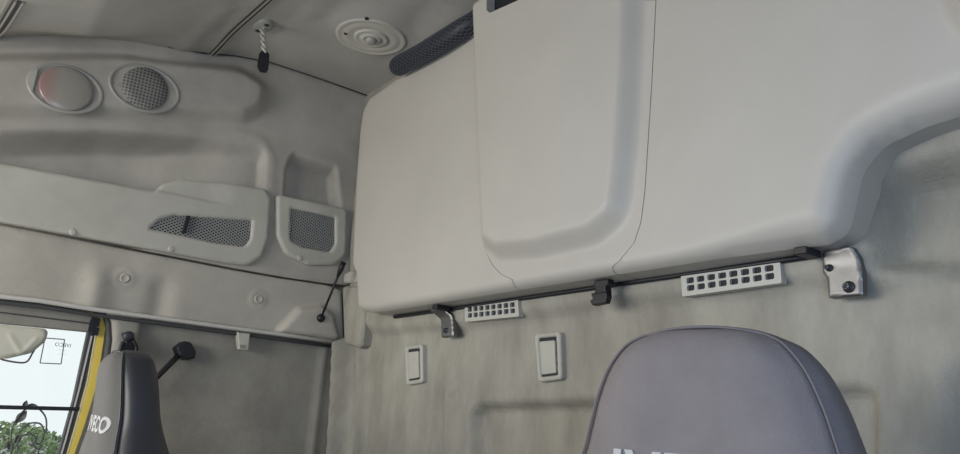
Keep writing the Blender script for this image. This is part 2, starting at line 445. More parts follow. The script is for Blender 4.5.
struct(joinlist('wall_front', [box_geo((-0.85, -1.33, 0.60), (2.7, 0.04, 1.2)), box_geo((-0.85, -1.33, 2.30), (2.7, 0.04, 0.55))], 'felt', None, False))
# door: yellow frame strip, black seal, grey head trim, guide, glass
XD = XS-0.05
door = struct(empty('door_1', (XD, 0.0, 1.2)))
ye = [(-60, 300), (0, 302), (60, 306), (92, 311.5), (102, 317), (105, 328), (96.5, 384), (85, 422), (74, 454), (55, 510)]
yi = [(-60, 307), (0, 309), (60, 313.5), (88, 318), (95.5, 322), (97.5, 331), (89, 380), (78, 422), (68.5, 454), (48, 510)]
ypl = [onS(*p, x=XD) for p in ye]+[onS(*p, x=XD) for p in yi][::-1]
prism('frame', ypl, FS(XD), -0.03, 0.006, 'yellow', door)
tube('seal', [(XD+0.014, *onS(p[0]-0.5, p[1], x=XD+0.014)) for p in [(-60, 292), (0, 299), (60, 304.5)]+seal_px], 0.0085, 'rubber', door, 10)
# body side of door opening (pillar flange behind the seal)
# head trim of the window with a fold line
ht = [onS(*p, x=XD) for p in [(-60, 303), (0, 304), (60, 308), (88, 313), (95, 318), (97, 326), (96, 333), (88, 332), (0, 323.5), (-60, 318)]]
prism('head_trim', ht, FS(XD), -0.02, 0.010, 'felt', door, bevel=0.003)
prism('trim_lip', [onS(*p, x=XD) for p in [(-60, 307), (0, 312), (90, 323), (90, 324.6), (0, 313.4), (-60, 308.5)]], FS(XD), 0.010, 0.0125, 'rubber', door)
# dark vertical guide on the right of the glass
gd = [onS(*p, x=XD) for p in [(88, 330), (95.5, 331), (84, 388), (70, 440), (50, 510), (40, 510), (58, 454), (73, 400)]]
prism('window_guide', gd, FS(XD), -0.02, 0.004, 'rubber', door, bevel=0.002)
g2 = [onS(*p, x=XD) for p in [(90.5, 336), (92.2, 336), (80, 388), (66, 440), (60, 460), (58.5, 460), (64.5, 440), (78.4, 388)]]
prism('guide_strip', g2, FS(XD), 0.004, 0.0065, 'rail', door)
u, v = onS(93, 327, x=XD)
cg = [box_geo((XD+0.016, u, v+0.012), (0.014, 0.020, 0.022)), box_geo((XD+0.016, u+0.004, v-0.012), (0.012, 0.016, 0.02)), box_geo((XD+0.018, u-0.006, v+0.001), (0.012, 0.012, 0.03))]
joinlist('guide_clip', cg, 'black', door, smooth=False)
gl_ = [onS(*p, x=XD) for p in [(-90, 318), (0, 322), (90, 331), (78, 388), (64, 440), (45, 510), (-90, 510)]]
win = struct(prism('window_1', gl_, FS(XD-0.012), -0.002, 0.002, 'glass'))
# door skin below, out of frame
struct(prism('door_1', [(-1.0, 0.0), (0.28, 0.0), (0.30, 1.30), (-1.0, 1.30)], FS(XD), -0.03, 0.0, 'felt'))
# blind bar across the glass
bar = [onS(*p, x=XD+0.004) for p in [(-60, 403.5), (80, 407.2), (79, 411), (-60, 407.8)]]
tag(prism('blind_bar', bar, FS(XD+0.004), -0.012, 0.004, 'black', bevel=0.0015), 'thin black bar across the side window beneath the pale sheet', 'bar')

# sticker outline with mirrored lettering on the glass
XG = XD-0.0095
stk = tag(empty('window_sticker', (XG, *onS(52, 351, x=XG))), 'clear sticker with dark rectangular outline and back-to-front lettering on side window', 'sticker')
rc = [onS(*p, x=XG) for p in [(45, 338), (64.5, 339.5), (61, 364), (40, 363)]]
joinlist('outline', [tube_geo([(XG+0.0008, *rc[i]), (XG+0.0008, *rc[(i+1) % 4])], 0.0013, 6) for i in range(4)], 'ink', stk)
uv = onS(63, 345.2, x=XG)
text_mesh('lettering', 'IVECO', 0.013, frameS_matrix(uv[0], uv[1], XG+0.001, -1), 'ink', stk, 0.0003, 1.0)
for k in range(2):
    uv = onS(62, 350+4*k, x=XG)
    text_mesh('small_lettering', '---- --', 0.007, frameS_matrix(uv[0], uv[1], XG+0.001, -1), 'ink', stk, 0.0003)
# flourish decal
fl = []
def stroke(pts, r=0.0021):
    c = curve_pts([onS(*p, x=XG) for p in pts], 6); fl.append(tube_geo([(XG+0.001, a, b) for a, b in c], r, 6))
def zz(p): return (p[0]/2.77, 290+p[1]/2.77)
for s in ([(30, 460), (40, 420), (48, 400), (75, 372), (110, 370), (122, 395), (110, 425), (98, 418), (104, 402)],
          [(28, 460), (32, 430), (30, 400), (38, 370), (60, 340), (72, 330)],
          [(48, 452), (50, 420), (60, 405), (85, 398), (98, 410), (92, 430), (78, 425)],
          [(70, 330), (100, 325), (125, 350), (128, 385), (118, 405), (108, 440), (100, 470)],
          [(10, 440), (22, 420), (34, 430), (30, 450)],
          [(85, 410), (100, 440), (118, 430)]):
    stroke([zz(p) for p in s])
def leaf(a, b, w):
    a, b = np.array(onS(*zz(a), x=XG)), np.array(onS(*zz(b), x=XG)); d = b-a; n = np.array([-d[1], d[0]])/np.linalg.norm(d)
    o = [tuple(a+d*t+n*w*math.sin(math.pi*t)) for t in np.linspace(0, 1, 10)]+[tuple(a+d*t-n*w*math.sin(math.pi*t)) for t in np.linspace(1, 0, 10)[1:-1]]
    vs = [(XG+0.001, *p) for p in o]; vb = [(XG+0.0002, *p) for p in o]; n_ = len(o)
    fl.append((vs+vb, [tuple(range(n_)), tuple(range(n_, 2*n_))[::-1]]+[(i, (i+1) % n_, n_+(i+1) % n_, n_+i) for i in range(n_)]))
leaf((42, 370), (75, 334), 0.010); leaf((66, 330), (74, 305), 0.006); leaf((70, 322), (105, 320), 0.006); leaf((40, 425), (60, 400), 0.007)
leaf((22, 425), (34, 446), 0.006)
tag(joinlist('flourish_decal', fl, 'ink'), 'dark curling leaf and vine decal low on the side window', 'decal')
# cream visor at the upper left of the window
vis = tag(empty('sun_visor', (XD+0.03, *onS(20, 335, x=XD+0.03))), 'cream rounded visor with a wire edge at upper left of side window', 'visor')
XV = XD+0.03
vo = poly(onS, [(-60, 312), (-20, 322, .02), (49.5, 329, .03), (46, 341, .02), (32, 353, .03), (8, 358.5, .03), (-60, 357)], 0.0, x=XV)
vin = [onS(*p, x=XV) for p in [(6, 333), (12, 333), (22, 350), (36, 336), (41, 337), (24, 355), (19, 355)]]
sheet('panel', vo, FS(XV), lambda U, V: bulge(U, V, vin, 0.01, 0.006), cell=0.005, r=0.008, rim=0.018, material='cream', parent=vis)
tube('wire_edge', [(XV-0.012, a, b) for a, b in curve_pts([onS(*p, x=XV) for p in [(-40, 352), (-5, 355), (3, 359.5), (20, 362.5), (28, 361), (33, 353), (39, 343)]])], 0.0022, 'ink', vis, 8)

# ------------------------------------------------------------------ REAR WALL
def back_disp(U, V):
    d = np.zeros(U.shape)
    # protruding shelf band under the bunk, fading to the right
    band = poly(onB, [(352, 250), (352, 300), (364, 332), (382, 339), (470, 333), (600, 316), (800, 296), (900, 292), (1200, 250), (1200, 0), (352, 0)], 0.05)
    d += bulge(U, V, band, 0.035, 0.024)
    # pressed panel, lower middle
    p1 = poly(onB, [(470, 600), (467, 412), (478, 401), (600, 396), (760, 388), (860, 380), (880, 390), (880, 600)], 0.03)
    d += bulge(U, V, p1, 0.024, -0.032)
    p1b = poly(onB, [(452, 600), (450, 400), (462, 388), (600, 382), (600, 378), (445, 384), (440, 600)], 0.01)
    d += bulge(U, V, p1b, 0.012, 0.008)
    # corner flutes
    d += ridge(U, V, [onB(363, 330), onB(364, 400), onB(357, 520)], 0.014, 0.026)
    d += ridge(U, V, [onB(348, 345), onB(346, 400), onB(340, 520)], 0.018, 0.055)
    # right hand pressed field
    p2 = poly(onB, [(866, 282), (872, 190), (890, 166), (960, 150), (1200, 60), (1200, 262), (960, 288)], 0.04)
    d += bulge(U, V, p2, 0.045, -0.06)
    p3 = poly(onB, [(930, 600), (935, 375), (955, 350), (1200, 320), (1200, 600)], 0.05)
    d += bulge(U, V, p3, 0.05, -0.03)
    d += ridge(U, V, [onB(468, 320), onB(560, 318), onB(700, 300)], 0.02, 0.002)
    return d
struct(sheet('wall_back', [(-2.24, 0.0), (0.45, 0.0), (0.45, 2.56), (-2.24, 2.56)], FB(YB), back_disp, cell=0.008, material='back'))
# corner moulding between the liner and the rear wall
cp = poly(onB, [(343, 290), (345, 286), (364, 286), (366, 300), (362, 345), (358, 348), (345, 344)], 0.004, y=0.99)
struct(sheet('trim_5', cp, FB(0.985), lambda U, V: 0*U, cell=0.004, r=0.010, rim=0.05, material='back'))
cq = poly(onB, [(344, 283), (345, 274), (350, 271), (366, 271), (366, 283)], 0.004, y=0.99)
struct(sheet('trim_6', cq, FB(0.985), lambda U, V: 0*U, cell=0.004, r=0.006, rim=0.05, material='light_plastic'))
# pale seam rim along the corner
tube_c = joinlist('trim_7', [tube_geo([(XS+0.012, onS(344, y_)[0]-0.0, onS(344, y_)[1]) for y_ in (287, 310, 341)], 0.003, 8)], 'liner'); struct(tube_c)
struct(prism('floor', [(-2.2, -1.4), (0.5, -1.4), (0.5, 1.03), (-2.2, 1.03)], FC(0.0), 0.0, 0.04, 'blue_grey'))

# ------------------------------------------------------------------ FOLDED BUNK
YK = 0.915
kb = dict(y=YK)
bunk = tag(empty('folding_bunk', (-1.0, YK+0.05, 1.76)), 'large pale grey upper bunk folded up against the rear wall, with raised centre hatch', 'bunk')
hl = [(473, -60), (475, 8), (476, 60), (478, 150), (483, 238), (486, 252), (493, 266), (502, 275), (512, 279), (517, 292)]
hr = [(660, -60), (656, 0), (652, 80), (645, 190), (641, 222), (634, 243), (620, 260), (611, 266), (608.5, 272), (611, 281)]
bl = [(511, 298), (517, 305)]
g_ = 0.55
def bottom(x): return 314.5-0.1465*(x-395)
BK = 0.985
def onK(px, py):
    k = 0.0 if px < 352 else min(1.0, max(0.0, (py-(bottom(px)-12))/10.0)) if px < 840 else 1.0
    a, b = onB(px, py, y=YK), onB(px, py, y=BK); return (a[0]*(1-k)+b[0]*k, a[1]*(1-k)+b[1]*k)
def wp(pts, r=0.0): return [(*onK(p[0], p[1]), p[2] if len(p) > 2 else r) for p in pts]
zbot = lambda x: np.interp(x, [onK(390, bottom(390))[0], onK(812, bottom(812))[0]], [onK(390, bottom(390))[1], onK(812, bottom(812))[1]])
sl = [onB(p[0], p[1], y=YK) for p in hl[1:-1]]; sl.append((sl[-1][0]+0.002, float(zbot(sl[-1][0]))))
sr = [onB(p[0], p[1], y=YK) for p in hr[1:-1]]; sr.append((sr[-1][0]+0.003, float(zbot(sr[-1][0]))))
G_ = 0.0009
lo = fillet(wp([(368, 312, .02), (354, 276, .05), (350, 265, .01), (354, 180), (358, 130), (361, 110, .03), (369, 95, .03), (394, 77), (450, 44.5), (474, 31)])
            + [(x-G_, z, 0) for x, z in sl] + wp([(390, bottom(390))]))
ro = fillet(wp([(662, -150)]) + [(x+G_, z, 0) for x, z in sr] + wp([(700, bottom(700)), (815, 251), (838, 249, .03), (860, 238, .04), (867, 205, .05), (873, 178, .05), (893, 152, .05), (935, 133, .04), (1010, 110), (1200, 62), (1500, 0), (1500, -150)]))
ho = fillet([(x+G_, z, 0) for x, z in sl] + [(x-G_, z, 0) for x, z in sr[::-1]] + wp([(545, 0), (538, 3), (502, 18.5), (498.5, 16), (498.5, 1), (476, 8)]))
# common outline so that only the outside edge is rounded
allo = fillet(wp([(368, 312, .03), (354, 276, .05), (350, 265, .01), (354, 180), (358, 130), (361, 110, .03), (369, 95, .03), (394, 77), (450, 44.5), (472, 32), (473, 12), (520, -18), (700, -150), (1500, -300), (1500, 0), (1200, 62), (1010, 110), (935, 133, .04), (893, 152, .05), (873, 178, .05), (867, 205, .05), (860, 238, .04), (838, 249, .03), (815, 251), (700, bottom(700)), (390, bottom(390))]))
def round_edge(U, V, R_):
    e = -sd(U, V, allo); q = np.clip(1-e/R_, 0, 1); return -R_*(1-np.sqrt(np.clip(1-q*q, 0, 1)))
def edge_r(U, V):
    R_ = 0.024+0.020*ss((U+0.75)/0.25); e = -sd(U, V, allo); q = np.clip(1-e/R_, 0, 1)
    return -R_*(1-np.sqrt(np.clip(1-q*q, 0, 1)))
corner = poly(onB, [(925, -80), (934, -5), (943, 22), (965, 52), (1010, 70), (1300, 0), (1300, -80)], 0.04, **kb)
def left_d(U, V):
    d = edge_r(U, V)
    return d
def right_d(U, V): return edge_r(U, V)+bulge(U, V, corner, 0.045, 0.034)
inner = poly(onB, [(470, -100), (477, 80), (480, 160), (484, 250, .01), (500, 264, .02), (540, 262, .03), (600, 248, .06), (633, 222, .08), (641, 150), (646, 60), (650, -100)], 0.0, **kb)
_zA = onB(483, 262, y=YK)[1]
def hatch_d(U, V):
    q = sd(U, V, inner)
    return edge_r(U, V)+0.006*ss((V-_zA)/0.06)*ss((-0.85-U)/0.2)+0.030*ss(-q/0.046)
sheet('bunk_panel', lo, FB(YK), left_d, cell=0.006, rim=0.07, material='bunk', parent=bunk)
sheet('bunk_panel', ro, FB(YK), right_d, cell=0.006, rim=0.07, material='bunk', parent=bunk)
hatch = sheet('hatch', ho, FB(YK), hatch_d, cell=0.005, rim=0.05, material='bunk', parent=bunk)
for p in [(487, 50), (503, 38), (521, 30), (563, 11)]:
    x, z = onB(*p, y=YK-0.03)
    lathe('rivet', (x, YK-0.030, z), (0, -1, 0), [(0.006, -0.004), (0.006, 0.001), (0.0045, 0.0025), (0.002, 0.003)], 'light_plastic', hatch, n=16)
# black grip recess behind the notch in the hatch
gp = poly(onB, [(494, -30), (494, 20), (504, 22), (560, -10)], 0.0, y=YK)
prism('grip', gp, FB(YK), -0.012, 0.012, 'black', bunk, bevel=0.003)
tube('edge_shadow_line', [(onB(px, py, y=YK)[0]-0.004, YK+0.022, onB(px, py, y=YK)[1]) for px, py in [(397, 77), (372, 93), (364, 106), (359, 130), (357, 150), (354, 180), (352, 220), (350, 258)]], 0.0065, 'rubber', bunk, 8)  # dark tube added to draw the shadow gap along the bunk's left edge
# backing board
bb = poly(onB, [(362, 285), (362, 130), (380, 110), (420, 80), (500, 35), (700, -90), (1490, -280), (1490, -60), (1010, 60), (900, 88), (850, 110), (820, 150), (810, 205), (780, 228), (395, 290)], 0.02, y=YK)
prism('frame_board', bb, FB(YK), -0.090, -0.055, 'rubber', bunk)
# black rubber lip under the bunk
lipx = [onB(p[0], p[1], y=0.99) for p in [(394, 317), (450, 309), (520, 298.5), (612, 285), (700, 272), (760, 263.5), (818, 255)]]
seal = tag(joinlist('rubber_lip', [tube_geo([(a, 0.991, b) for a, b in lipx], 0.0045, 8)], 'black'), 'thin black rubber strip running under the lower edge of the bunk', 'seal')
q0 = onB(437, 309, y=0.95); q1 = onB(803, 254, y=0.95)
for q, s in ((q0, 'beside the narrow bracket'), (q1, 'beside the wide bracket')):
    tag(prism('rubber_stop', rect(q[0], q[1]+0.004, 0.020, 0.011, 0.003), FB(0.95), -0.03, 0.008, 'black', bevel=0.002), 'small black rubber block under the bunk edge '+s, 'rubber block')

# ------------------------------------------------------------------ THINGS ON THE REAR WALL
YW = 0.998                                     # face of the protruding band
def vent(px, lbl):
    c = [np.array(onB(*p, y=YW)) for p in px]           # tl, tr, br, bl
    root = tag(empty('vent_grille', ((c[0][0]+c[2][0])/2, YW, (c[0][1]+c[2][1])/2)), lbl, 'vent', 'slotted vents in the rear wall')
    def P(s, t): a = c[0]*(1-s)+c[1]*s; b = c[3]*(1-s)+c[2]*s; return tuple(a*(1-t)+b*t)
    hs = []
    s0, s1 = 0.045, 0.955
    n = 8; pitch = (s1-s0)/n
    for j, (t0, t1) in enumerate(((0.14, 0.42), (0.50, 0.78))):
        for i in range(n):
            a, b = s0+pitch*(i+0.14), s0+pitch*(i+0.86)
            q = [P(a, t0), P(b, t0), P(b, t1), P(a, t1)]; hs.append(fillet([(*k, 0.003) for k in q], 3))
    bm = bmesh.new()
    def loop(pts, d): vs = [bm.verts.new((p[0], YW-d, p[1])) for p in pts]; return vs, [bm.edges.new((vs[i], vs[(i+1) % len(vs)])) for i in range(len(vs))]
    outl = fillet([(*P(0, 0), .003), (*P(1, 0), .003), (*P(1, 1), .003), (*P(0, 1), .003)], 4)
    loops = []
    es = []
    for pts in [outl]+hs: v, e = loop(pts, 0.010); es += e; loops.append((pts, v))
    bmesh.ops.triangle_fill(bm, use_beauty=True, edges=es)
    for pts, v in loops:
        bk = [bm.verts.new((p[0], YW+0.004, p[1])) for p in pts]
        for i in range(len(v)): bm.faces.new((v[i], v[(i+1) % len(v)], bk[(i+1) % len(v)], bk[i]))
    me = bpy.data.meshes.new('frame'); bmesh.ops.recalc_face_normals(bm, faces=bm.faces); bm.to_mesh(me); bm.free(); me.materials.append(M['vent'])
    o = bpy.data.objects.new('frame', me); COL.objects.link(o); attach(o, root)
    prism('cavity', [P(.03, .08), P(.97, .08), P(.97, .84), P(.03, .84)], FB(YW), -0.004, 0.0045, 'dark', root)
vent([(468, 306), (521.5, 300), (522.5, 317), (468.5, 322.5)], 'pale slotted vent in rear wall, the smaller one left of the black buckle')
vent([(684.5, 277), (783.5, 261.5), (785.5, 284), (686, 297.5)], 'pale slotted vent in rear wall, the larger one right of the black buckle')

YH = 1.012
def hook(pts, lbl):
    c = [onB(*p, y=YH) for p in pts]; xs = [p[0] for p in c]; zs = [p[1] for p in c]
    cx, cz = sum(xs)/4, sum(zs)/4
    root = tag(empty('coat_hook', (cx, YH, cz)), lbl, 'coat hook', 'flush coat hooks on the rear wall')
    def P(s, t): a = np.array(c[0])*(1-s)+np.array(c[1])*s; b = np.array(c[3])*(1-s)+np.array(c[2])*s; return tuple(a*(1-t)+b*t)
    def Q(s0, t0, s1, t1, r): return fillet([(*P(s0, t0), r), (*P(s1, t0), r), (*P(s1, t1), r), (*P(s0, t1), r)])
    sheet('frame', Q(0, 0, 1, 1, 0.008), FB(YH), lambda U, V: 0.007+0*U, cell=0.0022, r=0.004, rim=0.02, material='light_plastic', holes=[Q(.15, .09, .85, .90, .004)], parent=root)
    prism('recess', Q(.12, .06, .88, .93, .004), FB(YH), -0.002, 0.002, 'dark', root)
    prism('flap', Q(.20, .17, .80, .86, .004), FB(YH), 0.0, 0.0075, 'light_plastic', root, bevel=0.002)
hook([(406.5, 346.5), (424, 344.5), (424.5, 382.5), (408, 385.5)], 'small pale fold-out coat hook on rear wall, the one nearest the corner')
hook([(536, 334.5), (562, 332), (563.5, 379.5), (540, 382.5)], 'larger pale fold-out coat hook on rear wall, nearest the near seat')

# steel brackets
def bolt(px, y, r, root, mat_='bolt'):
    x, z = onB(*px, y=y)
    b = lathe('bolt', (x, y, z), (0, -1, 0), [(r*1.5, -0.004), (r*1.5, 0.0015), (r*1.4, 0.0025), (r, 0.003), (r, 0.008), (r*0.8, 0.010), (r*0.45, 0.010), (r*0.4, 0.006)], mat_, root, n=24)
def bracket(pts, bend, lbl, bolts, name='bunk_bracket'):
    o_ = poly(onB, pts, 0.003, y=YW-0.012)
    zt = max(p[1] for p in o_); zb = min(p[1] for p in o_); xl = min(p[0] for p in o_)
    root = tag(empty(name, (sum(p[0] for p in o_)/len(o_), YW, zb)), lbl, 'bracket', 'steel brackets carrying the bunk')
    sheet('plate', o_, FB(YW-0.008), lambda U, V: 0.004+bend*np.clip((V-(zt-0.030))/0.030, 0, 1)**2, cell=0.003, r=0.0025, rim=0.012, material='steel', parent=root)
    for q, r in bolts: bolt(q, YW-0.012, r, root)
bracket([(823, 252, .006), (852, 246, .006), (858, 256, .006), (861.5, 270), (862, 295.5), (828, 298), (826.5, 278), (822, 272), (822, 262)], 0.006,
        'wide steel bracket with two bolts under the right end of the bunk', [((849, 287), 0.0055), ((829.5, 268), 0.0036)])
bracket([(434, 311), (446, 309, .01), (451.5, 315, .008), (453, 336), (441, 337.5), (440.5, 320, .006)], 0.018,
        'narrow steel bracket with one bolt under the left part of the bunk', [((446.3, 330.5), 0.0045)])

# black buckle hanging under the bunk
bk = tag(empty('strap_buckle', (*[onB(600, 284, y=0.95)[0]], 0.95, onB(600, 284, y=0.95)[1])), 'black plastic buckle hanging from the lower edge of the bunk', 'buckle')
yb = 0.955
def pb(pts, r=0.002): return poly(onB, pts, r, y=yb)
prism('socket', pb([(596.5, 281), (610, 279), (610.5, 284), (607.5, 287), (608, 293), (596.5, 294.5), (597.5, 288), (595, 286)]), FB(yb), -0.010, 0.006, 'black', bk, bevel=0.0025)
prism('clasp', pb([(592, 294), (596, 292.5), (607.5, 291), (608.5, 296), (606.5, 303), (593.5, 305.5), (591, 301), (594, 299)]), FB(yb), -0.009, 0.004, 'black', bk, bevel=0.002)
prism('strap', pb([(599, 276), (607, 275), (607, 284), (599, 285)], 0), FB(yb), -0.006, -0.002, 'black', bk)
# stay at the left end of the bunk
y0, x0 = 0, 0
a = Vector((-1.985, 0.93, onB(348, 262, y=.93)[1])); u, v = onS(321, 318, x=XS+0.02); b_ = Vector((XS+0.02, u, v))
st = tag(empty('bunk_stay', b_), 'thin black stay rod from the bunk corner down to the side wall', 'stay rod')
tube('rod', [a, b_], 0.0035, 'black', st, 10)
tube('sleeve', [a+(b_-a)*-0.02, a+(b_-a)*0.10, a+(b_-a)*0.24], [0.008, 0.0085, 0.0045], 'black', st, 12)
lathe('ball_end', b_-Vector((0.028, 0, 0)), (1, 0, 0), [(0.007, 0), (0.007, 0.016), (0.011, 0.018), (0.013, 0.026), (0.011, 0.034), (0.005, 0.037)], 'black', st, n=20)
# black netting roll between the ceiling and the bunk
nd = [(395, 69, .883), (402, 64, .883), (423, 53, .883), (448, 38, .883), (470, 24, .895), (490, 8, .93), (520, -12, .95), (570, -46, .95), (660, -106, .95)]
npath = curve_pts([(onB(a_, b_, y=y_)[0], y_, onB(a_, b_, y=y_)[1]) for a_, b_, y_ in nd], 6)
nl = len(npath); nrad = [float(np.interp(k/nl, [0, .03, .10, .45, .62, 1], [.017, .024, .027, .026, .018, .018])) for k in range(nl)]
nroot = tag(empty('netting_roll', npath[0]), 'rolled black net tucked between the ceiling and the top of the bunk', 'net')
tube('core', npath, nrad, 'black', nroot, 20)
wv = []
P_ = [Vector(p) for p in npath]; up = Vector((0, 0, 1)); cum = [0]
for a_, b_ in zip(P_[:-1], P_[1:]): cum.append(cum[-1]+(b_-a_).length)
for dirn in (1, -1):
    for k in range(14):
        st_ = []
        n_ = 150
        for q in range(n_+1):
            d_ = cum[-1]*q/n_; i_ = min(int(np.searchsorted(cum, d_, 'right'))-1, nl-2); f_ = (d_-cum[i_])/(cum[i_+1]-cum[i_])
            c = P_[i_].lerp(P_[i_+1], f_); t_ = (P_[i_+1]-P_[i_]).normalized(); s1 = t_.cross(up).normalized(); s2 = t_.cross(s1)
            r_ = nrad[i_]*(1-f_)+nrad[i_+1]*f_+0.0007; a1 = dirn*d_*28+2*math.pi*k/14
            st_.append(c+(s1*math.cos(a1)+s2*math.sin(a1))*r_)
        wv.append(tube_geo(st_, 0.0008, 4))
joinlist('net_weave', wv, 'net', nroot)

# ------------------------------------------------------------------ THINGS ON THE CEILING
# track
ta, tb = onC(207, 52, z=ZC-0.02), onC(300, -24, z=ZC-0.03)
def ceil_at(x, y): return (ZC+CAMZ)-float(ceil_disp(np.array([x]), np.array([y]))[0])
def track(p, q, lbl, wd=0.026, off=1.2):
    p, q = np.array(p), np.array(q); d = (q-p)/np.linalg.norm(q-p); n = np.array([-d[1], d[0]])
    root = tag(empty('curtain_track', (p[0], p[1], ceil_at(*p))), lbl, 'track', 'dark tracks across the ceiling')
    N = 30; L_ = np.linalg.norm(q-p)
    def strip(o0, o1, h0, h1):
        vs, fs = [], []
        for i in range(N+1):
            c = p+d*L_*i/N; z = ceil_at(*c)
            for o_, h in ((o0, h0), (o1, h0), (o1, h1), (o0, h1)): s = c+n*o_; vs.append((s[0], s[1], z-h))
        for i in range(N):
            for k in range(4): fs.append((4*i+k, 4*i+(k+1) % 4, 4*i+4+(k+1) % 4, 4*i+4+k))
        fs.append((0, 1, 2, 3)); fs.append((4*N, 4*N+3, 4*N+2, 4*N+1)); return vs, fs
    joinlist('rail', [strip(-wd/2, -wd/2+0.004, -0.003, 0.006), strip(-0.002, 0.002, -0.003, 0.006), strip(wd/2-0.004, wd/2, -0.003, 0.004)], 'pillar', root, smooth=False)
    joinlist('channel', [strip(-wd/2+0.004, -0.002, -0.003, 0.0015), strip(0.002, wd/2-0.004, -0.003, 0.0015)], 'rubber', root, smooth=False)
track(ta, tb, 'dark double track slanting across the ceiling beside the key strap')
track(onC(-14, 38, z=.88), onC(24, -30, z=.90), 'dark track end at the far left of the ceiling', 0.03)
struct(joinlist('trim_8', [tube_geo([(XS+0.004+(0.03*float(ss((0.55-a)/0.2)) if a < 0.55 else 0), a, b) for a, b in [(y, z) for y, z in zip(sy, sz) if 0.30 < y < 1.01]]+[(XS+0.004, 1.0, float(ceil_z(1.0)))], 0.0030, 8)], 'rubber'))
# round roof lamp / plug
dc = Vector((dome_c[0], dome_c[1], ceil_at(*dome_c)))
dm = tag(empty('ceiling_lamp', dc), 'round stepped ceiling fitting with a bright centre, between strap and black net', 'ceiling fitting')
lathe('base_ring', dc, (0, 0, -1), [(0.104, -0.004), (0.100, 0.0015), (0.092, 0.002), (0.088, 0.000), (0.080, 0.001), (0.072, 0.0025), (0.064, 0.0025), (0.058, 0.0005)], 'panel', dm, n=56, ref=Vector((0, 1, 0)))
lathe('dial', dc, (0, 0, -1), [(0.050, 0.0005), (0.048, 0.004), (0.042, 0.005), (0.037, 0.003), (0.030, 0.003), (0.027, 0.007), (0.022, 0.008), (0.018, 0.005)], 'panel', dm, n=48, ref=Vector((0, 1, 0)))
lathe('lens', dc, (0, 0, -1), [(0.017, 0.006), (0.015, 0.014), (0.010, 0.018), (0.004, 0.019)], 'lamp_ring', dm, n=32, ref=Vector((0, 1, 0)))
for p in ((345, 38), (366, 24)):
    x, y = onC(*p, z=ZC-0.01)
    lathe('screw_hole', (x, y, ceil_at(x, y)+0.001), (0, 0, -1), [(0.0055, 0), (0.0055, 0.0045), (0.004, 0.005)], 'dark', dm, n=16, ref=Vector((0, 1, 0)))
# strap hanging from its anchor
ax_, ay_ = onC(262, 28, z=ZC-0.02); az_ = ceil_at(ax_, ay_)
kt = tag(empty('hanging_strap', (ax_, ay_, az_)), 'short braided cord with a black end tab hanging from a ceiling anchor', 'strap')
lathe('anchor_plate', (ax_, ay_, az_+0.002), (0, 0, -1), [(0.032, 0), (0.031, 0.008), (0.026, 0.011), (0.012, 0.012)], 'lamp_ring', kt, n=32, sa=1.25, sb=0.8, ref=Vector((0, 1, 0)))
for s in (-1, 1):
    lathe('screw', (ax_+s*0.024, ay_+0.004*s, az_-0.006), (0, 0, -1), [(0.0065, 0), (0.0065, 0.005), (0.004, 0.006)], 'dark', kt, n=16, ref=Vector((0, 1, 0)))
def pt(px, py, x): r = ray(px, py); r = r*x/r[0]; return Vector((r[0], r[1], r[2]+CAMZ))
cgeo = []
top = Vector((ax_, ay_, az_-0.008)); bot = pt(264.5, 54, ax_)
for ph in (0, math.pi):
    P_ = []
    for i in range(33):
        t = i/32; c = top.lerp(bot, t); a_ = t*14+ph; P_.append(c+Vector((0.004*math.cos(a_), 0.004*math.sin(a_), 0)))
    cgeo.append(tube_geo(P_, 0.0042, 8))
joinlist('braided_cord', cgeo, 'light_plastic', kt)
e1, e2 = pt(264.5, 51, ax_), pt(262, 72, ax_)
ed = (e2-e1)
vs_ = []
tabp = [(-.2, 0), (-.5, .18), (-.55, .8), (-.25, 1.0), (.45, 1.0), (.6, .8), (.55, .15), (.25, 0)]
side = Vector((0.35, 0.94, 0)).normalized()
bm = bmesh.new(); fr_ = []; bk_ = []
nn = ed.normalized().cross(side)
for s, t in tabp:
    c = e1+ed*t+side*s*0.026; fr_.append(bm.verts.new(c+nn*0.005)); bk_.append(bm.verts.new(c-nn*0.005))
bm.faces.new(fr_); bm.faces.new(bk_[::-1])
for i in range(len(tabp)): bm.faces.new((fr_[i], bk_[i], bk_[(i+1) % len(tabp)], fr_[(i+1) % len(tabp)]))
bmesh.ops.recalc_face_normals(bm, faces=bm.faces); bmesh.ops.bevel(bm, geom=list(bm.edges), offset=0.0015, segments=2, affect='EDGES')
me = bpy.data.meshes.new('end_tab'); bm.to_mesh(me); bm.free(); me.materials.append(M['black']); o = bpy.data.objects.new('end_tab', me); COL.objects.link(o); attach(o, kt)

# ------------------------------------------------------------------ THINGS ON THE SIDE LINER
XR = XS+0.039                                  # face of the upper recess
# oval courtesy lamp
u, v = onS(66, 89, x=XR)
lp = tag(empty('courtesy_lamp', (XR, u, v)), 'oval courtesy lamp with reddish left half in the upper recess, left of the round speaker', 'lamp')
lathe('bezel', (XR, u, v), (1, 0, 0), [(0.100, -0.004), (0.098, 0.003), (0.094, 0.005), (0.088, 0.004), (0.085, 0.001)], 'lamp_ring', lp, n=56, sa=0.90, sb=0.66)
lathe('lens', (XR, u, v), (1, 0, 0), [(0.078, 0.001), (0.077, 0.006), (0.072, 0.008), (0.058, 0.010), (0.03, 0.012), (0.01, 0.012)], 'lens', lp, n=56, sa=0.80, sb=0.76)
joinlist('side_tab', [quad_prism([(u+s*0.070, v+0.030), (u+s*0.084, v+0.018), (u+s*0.084, v-0.018), (u+s*0.070, v-0.030)], FS(XR), 0.0, 0.006) for s in (-1,)], 'vent', lp, smooth=False)
